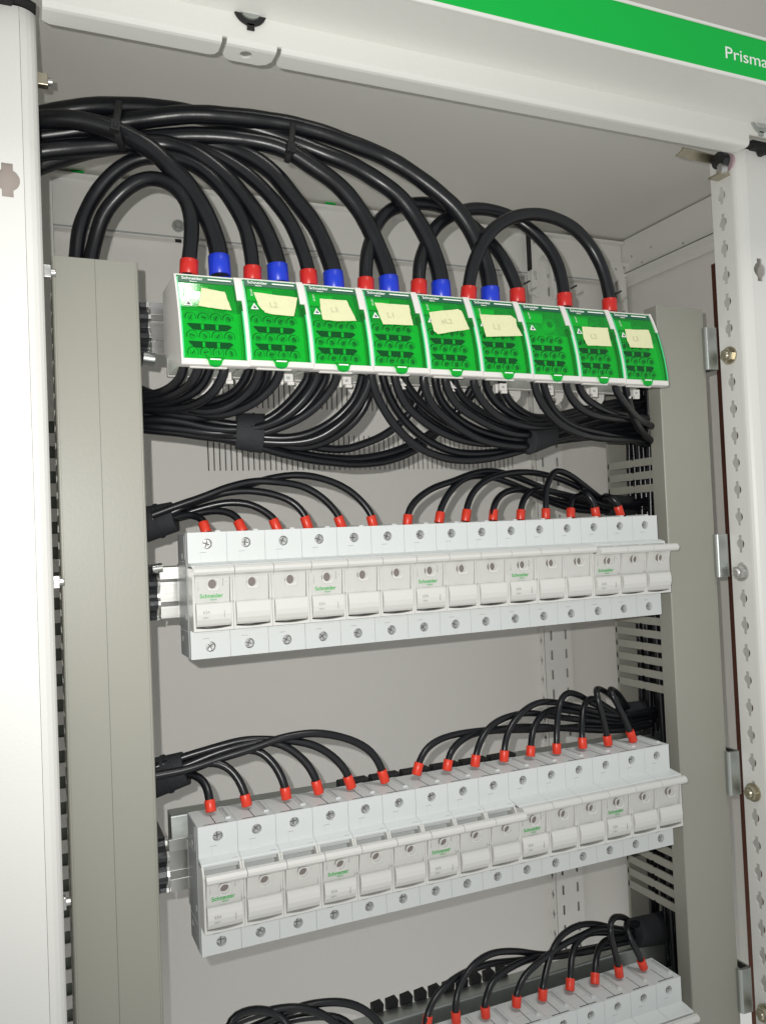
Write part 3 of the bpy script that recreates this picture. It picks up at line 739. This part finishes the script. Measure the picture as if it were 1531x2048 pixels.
big([(883,600,6),(882,568,6),(872,520,8),(854,476,11),(830,432,14),(795,392,17),(754,358,20),(704,330,22),(650,308,24),(604,290,28),(540,268,34),(460,246,40),(380,226,44),(322,217,46),(241,211,46),(160,216,46),(85,229,50),(40,240,54)], 'b', 'thick black cable with a blue sleeve in the fifth green block, top left', G1)
big([(981,612,6),(980,580,6),(974,545,7),(961,503,8),(941,463,10),(911,418,12),(861,372,15),(810,338,18),(760,311,20),(700,286,22),(629,262,24),(553,245,27),(453,232,31),(377,231,35),(302,237,40),(230,247,44),(150,262,50),(60,275,56)], 'b', 'longest thick black cable, with a blue sleeve in the sixth green block', G1)
big([(377,550,4),(377,526,4),(381,490,5),(381,440,8),(372,402,12),(350,372,18),(315,358,24),(278,362,30),(241,386,36),(208,430,42),(190,480,46),(182,530,48),(180,600,48)], 'r', 'black cable looping from the left duct into the first green block', G2)
big([(505,562,4),(505,538,4),(500,503,6),(488,453,12),(463,402,18),(427,358,24),(380,326,30),(325,312,36),(275,316,40),(225,346,44),(186,395,48),(160,455,50),(150,520,52),(146,600,52)], 'r', 'black cable arching from the left duct into the second green block', G2)
big([(618,572,4),(618,550,4),(606,514,6),(583,453,12),(553,406,18),(510,362,24),(463,328,30),(412,305,36),(350,290,44),(270,285,50),(180,290,54),(85,315,58),(40,325,60)], 'r', 'black cable with a red sleeve in the third green block, from the left bundle', G2)
big([(731,584,4),(731,560,4),(733,520,8),(741,480,14),(758,444,20),(785,418,25),(825,406,28),(865,409,29),(905,425,28),(945,455,24),(985,492,16),(1012,530,9),(1030,570,5),(1035,588,4),(1036,604,4)], 'r', 'black link cable arching from the fourth green block to the seventh', G2)
big([(837,592,4),(837,572,4),(838,530,9),(850,490,15),(870,456,20),(900,430,24),(936,417,26),(980,419,26),(1027,438,24),(1072,470,18),(1106,512,11),(1124,560,6),(1129,598,4),(1130,615,4)], 'r', 'black link cable arching from the fifth green block to the eighth', G2)
big([(936,602,4),(936,580,4),(944,535,2),(962,492,0),(985,460,0),(1018,437,2),(1062,428,4),(1105,434,6),(1148,458,8),(1185,500,8),(1208,550,6),(1218,595,4),(1219,610,4),(1220,622,4)], 'r', 'black link cable arching from the sixth green block to the last one', G2)
# red sleeves at the far feet of the three link cables
for (px, py), nm in (((1035, 606), 'seventh'), ((1129, 614), 'eighth'), ((1219, 624), 'ninth')):
    q = at(px, py, 4); s = MB(); s.tube([q, q+Vector((0, 0, .3)), q+Vector((0, 0, 11)), q+Vector((0, 0, 11.3))], [6.2, 6.4, 6.4, 6.1], RED, 24)
    tie = q+Vector((4, -4, 15)); s.tube([tie, tie+Vector((6, 0, 3))], .8, DARK, 8)
    tag(s.build('cable_sleeve'), 'red sleeve round a link cable where it enters the %s green block' % nm, 'sleeve', 'red sleeves on the link cables')

# thin cables under the green blocks
GL = 'thin black cables going left from under the green blocks'; GR = 'thin black cables going right from under the green blocks'
left = [
 (1, [(368,725,-14),(366,742,-12),(356,762,-4),(331,783,10),(300,791,24),(270,795,34)]),
 (1, [(398,728,-22),(396,742,-20),(382,765,-12),(358,785,2),(321,798,18),(290,801,30),(265,803,36)]),
 (1, [(420,728,-18),(418,742,-16),(406,765,-8),(382,788,2),(341,804,18),(294,808,32),(265,810,38)]),
 (1, [(448,730,-26),(448,745,-25),(438,770,-18),(416,794,-8),(389,810,4),(348,817,18),(294,818,34),(265,818,40)]),
 (2, [(499,730,-12),(497,742,-10),(484,769,-2),(457,792,6),(416,806,14),(365,806,24),(294,792,38),(265,785,44)]),
 (2, [(518,730,-22),(518,744,-20),(504,774,-12),(474,803,-4),(433,820,4),(382,818,14),(331,800,26),(294,783,36),(265,775,42)]),
 (2, [(536,735,-14),(535,748,-12),(525,777,-4),(497,806,4),(457,828,10),(400,834,18),(340,828,28),(294,818,38),(265,812,44)]),
 (2, [(560,738,-24),(558,750,-22),(545,774,-16),(511,803,-8),(470,823,2),(430,830,10),(348,818,26),(294,811,36),(265,806,42)]),
 (3, [(616,745,-12),(615,758,-10),(586,796,-2),(545,833,6),(505,849,12),(450,847,18),(365,828,28),(294,813,38),(265,808,44)]),
 (3, [(634,745,-20),(633,758,-18),(606,799,-10),(562,837,-2),(510,855,8),(433,857,18),(348,841,28),(294,840,36),(265,840,42)]),
 (3, [(651,748,-14),(650,760,-12),(623,803,-4),(579,840,4),(518,862,12),(433,867,20),(365,858,28),(294,852,38),(265,850,44)]),
 (3, [(673,750,-24),(671,762,-22),(647,798,-14),(606,833,-4),(552,857,6),(497,870,14),(416,866,24),(331,850,34),(294,846,40),(265,844,46)]),
 (4, [(724,750,-14),(722,762,-12),(708,796,-6),(671,837,2),(620,867,8),(569,877,12),(510,873,18),(450,868,24),(382,860,32),(294,855,42),(265,853,46)]),
 (4, [(739,752,-22),(737,769,-20),(718,808,-12),(684,845,-4),(637,874,4),(586,884,10),(515,882,18),(433,876,26),(348,864,36),(294,858,42),(265,856,46)]),
 (5, [(852,750,10),(850,765,12),(821,826,20),(773,867,26),(720,889,30),(688,898,32),(637,896,32),(569,878,30),(510,864,28),(433,850,32),(348,834,38),(294,828,44),(265,826,48)]),
 (6, [(948,755,12),(946,768,14),(914,824,26),(862,867,34),(801,899,38),(740,914,40),(688,918,38),(620,911,34),(569,898,30),(515,882,28),(433,868,32),(348,852,38),(294,846,44),(265,844,48)]),
 (6, [(958,758,16),(956,770,18),(935,800,24),(902,838,32),(841,893,38),(781,920,40),(720,928,38),(680,927,34),(620,919,30),(569,908,26),(515,892,24),(433,876,30),(348,862,38),(294,854,44),(265,850,48)]),
 (4, [(745,752,8),(744,765,10),(730,812,16),(700,850,20),(655,882,24),(600,895,26),(550,888,28),(500,874,30),(440,866,34),(370,856,40),(294,846,46),(265,843,50)]),
]
right = [
 (4, [(742,745,-24),(742,755,-23),(756,797,-18),(793,855,-10),(841,898,-2),(902,918,6),(963,918,12),(1024,906,18),(1070,893,24),(1130,880,32),(1210,872,42),(1290,866,52),(1330,862,56)]),
 (4, [(765,745,-16),(765,756,-15),(781,802,-10),(813,846,-4),(862,886,4),(922,906,10),(1003,903,18),(1070,884,26),(1130,866,34),(1210,852,44),(1290,848,54),(1330,846,58)]),
 (4, [(789,748,-24),(789,759,-23),(809,806,-18),(850,846,-10),(894,871,-4),(947,884,4),(1003,886,12),(1070,874,22),(1140,856,32),(1215,842,44),(1290,832,54),(1330,828,58)]),
 (5, [(809,750,-14),(808,762,-12),(833,798,-8),(882,838,0),(943,868,8),(1003,888,14),(1060,893,20),(1130,878,30),(1210,862,42),(1290,856,52),(1330,853,56)]),
 (5, [(847,752,-26),(846,764,-25),(862,806,-20),(902,846,-12),(963,880,-2),(1036,892,10),(1080,884,18),(1150,868,30),(1220,852,42),(1290,842,52),(1330,838,56)]),
 (5, [(870,755,-18),(870,765,-17),(882,806,-12),(931,848,-4),(995,873,6),(1060,880,16),(1110,870,24),(1180,850,36),(1290,824,52),(1330,818,56)]),
 (5, [(890,755,-26),(890,765,-25),(910,806,-20),(963,843,-10),(1020,864,0),(1075,870,12),(1120,862,20),(1190,844,34),(1290,818,52),(1330,812,56)]),
 (5, [(908,757,-14),(908,767,-12),(931,803,-8),(983,836,0),(1032,853,8),(1080,858,16),(1130,850,26),(1200,832,38),(1290,810,54),(1330,804,58)]),
 (6, [(947,760,-26),(947,770,-25),(963,803,-20),(1003,836,-12),(1056,852,-2),(1100,850,10),(1160,836,26),(1230,820,42),(1290,806,54),(1330,800,58)]),
 (6, [(971,760,-18),(971,771,-16),(987,800,-12),(1028,831,-4),(1072,845,6),(1120,838,18),(1180,822,32),(1290,800,52),(1330,795,58)]),
 (6, [(1003,760,-12),(1003,772,-10),(1020,804,-4),(1056,831,4),(1090,836,12),(1140,824,24),(1200,810,38),(1290,796,54),(1330,792,58)]),
 (7, [(1068,760,-26),(1068,772,-25),(1084,808,-20),(1117,846,-12),(1160,868,-2),(1210,876,12),(1290,880,34),(1330,880,44)]),
 (7, [(1086,762,-18),(1087,774,-17),(1105,818,-10),(1145,852,0),(1206,868,14),(1260,880,28),(1300,892,40),(1330,900,46)]),
 (8, [(1131,764,-24),(1132,776,-23),(1149,806,-16),(1186,830,-6),(1246,838,12),(1295,838,30),(1330,836,42)]),
 (8, [(1157,766,-18),(1158,776,-16),(1178,802,-10),(1226,826,6),(1290,836,30),(1330,840,44)]),
 (9, [(1230,770,-20),(1231,780,-18),(1250,808,-8),(1275,836,8),(1300,852,24),(1330,862,40)]),
 (9, [(1250,770,-12),(1251,780,-10),(1264,830,4),(1283,862,18),(1305,884,30),(1330,900,42)]),
 (6, [(985,762,10),(986,774,12),(1010,820,18),(1050,860,24),(1100,872,32),(1180,868,42),(1290,872,56),(1330,874,60)]),
 (4, [(800,752,14),(803,766,16),(840,820,24),(890,858,30),(950,880,34),(1020,890,36),(1090,884,40),(1180,874,48),(1290,860,60),(1330,856,64)]),
]
cnt = {}
for side, L_, g_ in (('left', left, GL), ('right', right, GR)):
    for bl, P in L_:
        k = cnt.get((side, bl), 0); cnt[(side, bl)] = k+1
        cable(P, 3.2, 'black cable under the %s green block sweeping %s, %s of its bunch' % (onl[bl-1], side, ['first', 'second', 'third', 'fourth', 'fifth', 'sixth'][k]), g_, mtl=CABLE2)

# fuse cables
rs = (RED2, 3.75, 9.0)
def row(L_, where, grp, r=2.75, ordw=None):
    n = len(L_)
    for k, P in enumerate(L_):
        cable(P, r, 'black cable, %s from the left %s' % (onl[k], where), grp, rs, CABLE2)
Y0 = 21
def T(pts, y1, y0=Y0, ends=None):
    n = len(pts); out = []
    for k, p in enumerate(pts):
        if len(p) == 3: out.append(p); continue
        t = k/(n-1); t = max(0, (t-.12)/.88)
        out.append((p[0], p[1], y0+(y1-y0)*t))
    return out
row([T([(413,1066),(409,1046),(400,1036),(386,1030),(361,1030),(335,1040),(310,1048)], 44),
     T([(486,1064),(481,1044),(463,1027),(432,1021),(393,1027),(350,1037),(310,1046)], 50),
     T([(556,1062),(552,1042),(527,1020),(492,1007),(449,1006),(407,1014),(350,1032),(305,1044)], 46),
     T([(617,1058),(613,1037),(590,1009),(548,988),(492,981),(435,987),(386,1005),(347,1024),(305,1038)], 40),
     T([(684,1056),(679,1035),(650,999),(608,974),(555,963),(506,963),(449,976),(403,994),(350,1013),(305,1030)], 34),
     T([(747,1054),(744,1032),(717,995),(675,967),(619,952),(569,952),(520,962),(477,975),(403,1001),(347,1022),(305,1034)], 42)],
    'of six running left from the upper fuse row', 'cables from the upper fuse row to the left duct')
row([T([(814,1050),(815,1027),(829,1002),(863,977),(909,960),(943,948),(977,942),(1022,950),(1068,968),(1121,990),(1197,1008),(1240,1014),(1300,1010)], 60),
     T([(877,1046),(879,1023),(894,991),(916,965),(947,951),(985,955),(1022,968),(1083,992),(1150,1008),(1215,1014),(1300,1004)], 64),
     T([(930,1043),(932,1021),(941,991),(966,965),(996,950),(1045,945),(1094,950),(1140,968),(1190,994),(1235,1008),(1300,998)], 56),
     T([(985,1041),(985,1019),(996,995),(1019,981),(1045,980),(1083,996),(1128,1014),(1180,1022),(1240,1020),(1300,1016)], 66),
     T([(1040,1040),(1041,1017),(1049,995),(1068,981),(1102,982),(1159,997),(1216,1010),(1250,1012),(1300,1012)], 60),
     T([(1091,1038),(1091,1016),(1092,976),(1102,950),(1117,941),(1144,953),(1178,980),(1212,1002),(1245,1010),(1300,1006)], 56),
     T([(1141,1036),(1140,1014),(1144,998),(1159,991),(1182,1000),(1215,1012),(1250,1014),(1300,1018)], 60),
     [(1192,1034,20),(1189,1012,20),(1181,995,20),(1170,983,24),(1162,980,32),(1162,990,44),(1180,1004,56),(1230,1014,64),(1300,1020,68)],
     [(1241,1032,20),(1236,1012,20),(1228,999,20),(1214,992,26),(1206,994,36),(1212,1004,48),(1240,1012,60),(1300,1014,66)]],
    'of nine running right from the upper fuse row', 'cables from the upper fuse row to the right duct')
row([T([(422,1624),(419,1600),(413,1575),(400,1556),(376,1546),(345,1548),(310,1555)], 52),
     T([(494,1612),(490,1588),(476,1558),(452,1533),(425,1524),(388,1532),(345,1545),(310,1552)], 46),
     T([(573,1598),(570,1573),(557,1543),(536,1515),(512,1499),(480,1500),(440,1518),(371,1542),(310,1556)], 48),
     T([(638,1587),(633,1563),(617,1532),(589,1504),(554,1487),(512,1485),(441,1504),(371,1532),(310,1550)], 42),
     T([(703,1576),(697,1552),(674,1521),(635,1494),(589,1482),(540,1479),(490,1480),(435,1493),(371,1513),(310,1536)], 44),
     T([(770,1564),(764,1541),(741,1504),(699,1479),(646,1468),(600,1470),(547,1482),(498,1498),(441,1518),(378,1538),(310,1552)], 36)],
    'of six running left from the lower fuse row', 'cables from the lower fuse row to the left duct', 3.0)
row([T([(832,1550),(837,1525),(850,1500),(881,1478),(930,1466),(990,1458),(1066,1454),(1161,1459),(1237,1460),(1300,1450)], 56),
     T([(893,1541),(896,1516),(911,1490),(941,1471),(990,1462),(1085,1459),(1170,1452),(1240,1452),(1310,1440)], 62),
     T([(949,1533),(951,1509),(964,1475),(987,1447),(1021,1431),(1062,1427),(1123,1436),(1199,1444),(1245,1446),(1310,1430)], 58),
     T([(1007,1523),(1008,1497),(1017,1462),(1040,1428),(1070,1408),(1108,1404),(1161,1416),(1237,1432),(1310,1420)], 54),
     T([(1060,1513),(1061,1490),(1066,1458),(1081,1432),(1108,1418),(1153,1424),(1237,1440),(1310,1434)], 60),
     T([(1113,1507),(1112,1482),(1114,1436),(1119,1403),(1134,1386),(1157,1390),(1191,1409),(1245,1430),(1310,1426)], 56),
     T([(1165,1497),(1163,1473),(1163,1436),(1168,1408),(1184,1397),(1210,1413),(1250,1432),(1310,1424)], 58),
     [(1216,1490,20),(1212,1466,20),(1203,1424,20),(1193,1390,22),(1192,1379,30),(1206,1381,42),(1230,1400,54),(1256,1424,62),(1310,1430,66)],
     [(1266,1482,20),(1257,1458,20),(1240,1421,20),(1222,1388,22),(1220,1378,30),(1233,1386,42),(1248,1408,54),(1266,1428,62),(1310,1440,66)]],
    'of nine running right from the lower fuse row', 'cables from the lower fuse row to the right duct', 2.75)
row([T([(851,2060),(852,2036),(869,1996),(903,1962),(945,1940),(990,1927),(1060,1918),(1140,1905),(1237,1885),(1310,1870)], 66),
     T([(912,2046),(910,2020),(915,1981),(941,1936),(983,1908),(1032,1903),(1085,1910),(1161,1905),(1237,1888),(1310,1872)], 60),
     T([(971,2035),(968,2012),(983,1966),(1017,1937),(1066,1918),(1120,1912),(1180,1900),(1250,1884),(1310,1866)], 64),
     T([(1032,2014),(1032,1990),(1047,1955),(1085,1917),(1123,1891),(1161,1872),(1199,1858),(1256,1862),(1320,1856)], 58),
     T([(1084,2000),(1085,1976),(1090,1945),(1100,1912),(1119,1876),(1153,1853),(1191,1849),(1240,1858),(1310,1860)], 62),
     T([(1139,1982),(1140,1957),(1142,1920),(1150,1888),(1176,1868),(1230,1866),(1310,1862)], 60),
     T([(1189,1969),(1189,1944),(1193,1909),(1206,1884),(1237,1874),(1310,1868)], 58),
     [(1238,1953,20),(1235,1928,20),(1225,1890,20),(1218,1856,22),(1224,1838,28),(1244,1836,38),(1270,1850,50),(1320,1862,62)],
     [(1287,1937,20),(1278,1913,20),(1263,1885,22),(1252,1862,28),(1255,1845,38),(1280,1850,52),(1330,1866,64)]],
    'of nine running right from the bottom fuse row', 'cables from the bottom fuse row to the right duct', 2.75)
# tops of the bottom-left bunch
for k, P in enumerate([[(470,2140,21),(455,2075,24),(462,2040,30),(500,2022,34),(545,2024,36),(575,2050,30),(590,2110,22)],
                       [(400,2110,44),(455,2055,42),(520,2028,38),(590,2016,34),(650,2030,28),(690,2075,22),(700,2130,21)],
                       [(400,2125,50),(480,2068,46),(540,2040,40),(610,2012,34),(680,2004,30),(730,2022,26),(765,2060,22),(775,2120,21)],
                       [(400,2140,54),(500,2080,48),(570,2045,42),(640,2032,36),(690,2042,30),(720,2080,24),(730,2130,21)]]):
    cable(P, 3.0, 'thin black cable arching just above the bottom edge, number %d from the left' % (k+1), 'cable tops at the bottom edge', mtl=CABLE2)

# ------------------------------------------------------------------ straps, wraps and ties
def band(pa, pb, ra, rb, ex, label, name='cable_strap', mtl=WRAP, side=(0, 0, 1), flat=.75, seam=True, group='black straps round the cable bunches'):
    A, B = at(*pa), at(*pb); b = MB(); n = 5
    pts = [A.lerp(B, k/n) for k in range(n+1)]; R_ = [ra+(rb-ra)*k/n for k in range(n+1)]
    pts = [pts[0]]+pts+[pts[-1]]; R_ = [R_[0]*.8]+R_+[R_[-1]*.8]
    b.tube(pts, R_, mtl, 24, ell=(1, flat, side), cap=True)
    if seam:
        M = A.lerp(B, .5); d = (B-A).normalized()
        pts2 = [M-d*2, M+d*2]
        b.tube([A.lerp(B, .55), A.lerp(B, .62)], (ra+rb)/2*1.05, mtl, 24, ell=(1, flat, side))
    o = b.build(name, bevel=.3)
    return tag(o, label, 'strap', group)
band((472,862,18), (527,867,14), 13.2, 14.6, 0, 'black fabric strap round the left bunch below the green blocks', seam=True)
band((1052,878,12), (1098,862,22), 13.5, 13, 0, 'black strap round the right bunch below the green blocks', seam=False)
band((272,1054,52), (350,1033,40), 13.5, 11.0, 0, 'black wrap on the upper left bunch, coming out of the left duct')
band((280,1565,54), (372,1536,42), 15.0, 12.0, 0, 'black wrap on the lower left bunch, coming out of the left duct')
band((1212,1010,60), (1262,1012,66), 10.0, 10.0, 0, 'black wrap at the right end of the upper fuse row cables', seam=False)
band((1243,1434,62), (1292,1428,68), 13, 13, 0, 'black wrap at the right end of the lower fuse row cables', seam=False)
band((1268,1866,52), (1360,1850,70), 13, 16, 0, 'black wrap at the right end of the bottom fuse row cables', seam=False)
def cable_tie(P, w, label, head):
    b = MB(); W = [at(*p) for p in P]
    pts = smooth_path(W+[W[0]], 3)[:-1]
    ax = (at(*head[1])-at(*head[0])).normalized()
    b.tube(pts, 1.0, DARK, 8, closed=True, ell=(w, .9, tuple(ax)))
    h = at(*head[0]); b.box(-3.2, 3.2, -3, 3, -3.5, 3.5, DARK, M=Matrix.Translation(h) @ Matrix.Rotation(.15, 4, 'Y'))
    b.box(-1.2, 1.2, -4, -3, -1.8, 1.8, WRAP, M=Matrix.Translation(h) @ Matrix.Rotation(.15, 4, 'Y'))
    tag(b.build('cable_tie', bevel=.3), label, 'cable tie', 'cable ties on the thick cables')
cable_tie([(238,203,38),(235,225,22),(231,252,16),(237,278,22),(247,300,40),(246,290,58),(242,250,66),(240,215,58)], 2.6, 'black cable tie holding the thick cables near the left post', ((230,252,14),(245,253,14)))
cable_tie([(586,246,18),(584,268,12),(580,296,14),(574,322,22),(574,318,38),(582,282,42),(588,254,34)], 2.4, 'black cable tie holding the thick cables half way along the arch', ((581,296,12),(596,299,12)))

# ------------------------------------------------------------------ light: phone flash beside the lens, room lamps, room fill
W = bpy.data.worlds.new('World'); sc.world = W; W.use_nodes = True
bg = W.node_tree.nodes['Background']; bg.inputs[1].default_value = .50
tcw = W.node_tree.nodes.new('ShaderNodeTexCoord'); sxw = W.node_tree.nodes.new('ShaderNodeSeparateXYZ'); crw = W.node_tree.nodes.new('ShaderNodeValToRGB'); mrw = W.node_tree.nodes.new('ShaderNodeMapRange')
W.node_tree.links.new(tcw.outputs['Generated'], sxw.inputs[0]); W.node_tree.links.new(sxw.outputs['Z'], mrw.inputs[0]); mrw.inputs[1].default_value = -1
W.node_tree.links.new(mrw.outputs[0], crw.inputs[0]); W.node_tree.links.new(crw.outputs[0], bg.inputs[0])
crw.color_ramp.elements[0].position = .30; crw.color_ramp.elements[0].color = (1.12, 1.12, 1.08, 1); crw.color_ramp.elements[1].position = .75; crw.color_ramp.elements[1].color = (.80, .84, .87, 1)
fl = bpy.data.lights.new('flash', 'SPOT'); fo = bpy.data.objects.new('flash', fl); COL.objects.link(fo)
fo.location = (CP + RR*-15 + UU*15)*S
fo.rotation_euler = (Matrix((RR, UU, -FF)).transposed() @ Matrix.Rotation(math.radians(3), 3, 'X')).to_euler()
fl.energy = 1120; fl.spot_size = math.radians(98); fl.spot_blend = 1; fl.shadow_soft_size = .02; fl.color = (1, .985, .95)
al = bpy.data.lights.new('room_lamp', 'AREA'); ao = bpy.data.objects.new('room_lamp', al); COL.objects.link(ao)
al.shape = 'RECTANGLE'; al.size = 3.0; al.size_y = 4.6; al.energy = 1350; al.color = (1, .97, .92)
D = Vector((70, -274, 495)).normalized()
ao.location = (Vector((2, -30, 165)) + D*2000)*S
ao.rotation_euler = D.to_track_quat('Z', 'Y').to_euler()
# ------------------------------------------------------------------ render settings
sc.render.engine = 'CYCLES'; sc.cycles.samples = 128; sc.cycles.use_denoising = True
sc.cycles.transparent_max_bounces = 24; sc.cycles.max_bounces = 10
sc.render.resolution_x = 765; sc.render.resolution_y = 1024
sc.view_settings.view_transform = 'Standard'; sc.view_settings.look = 'None'; sc.view_settings.gamma = 1; sc.view_settings.exposure = 0
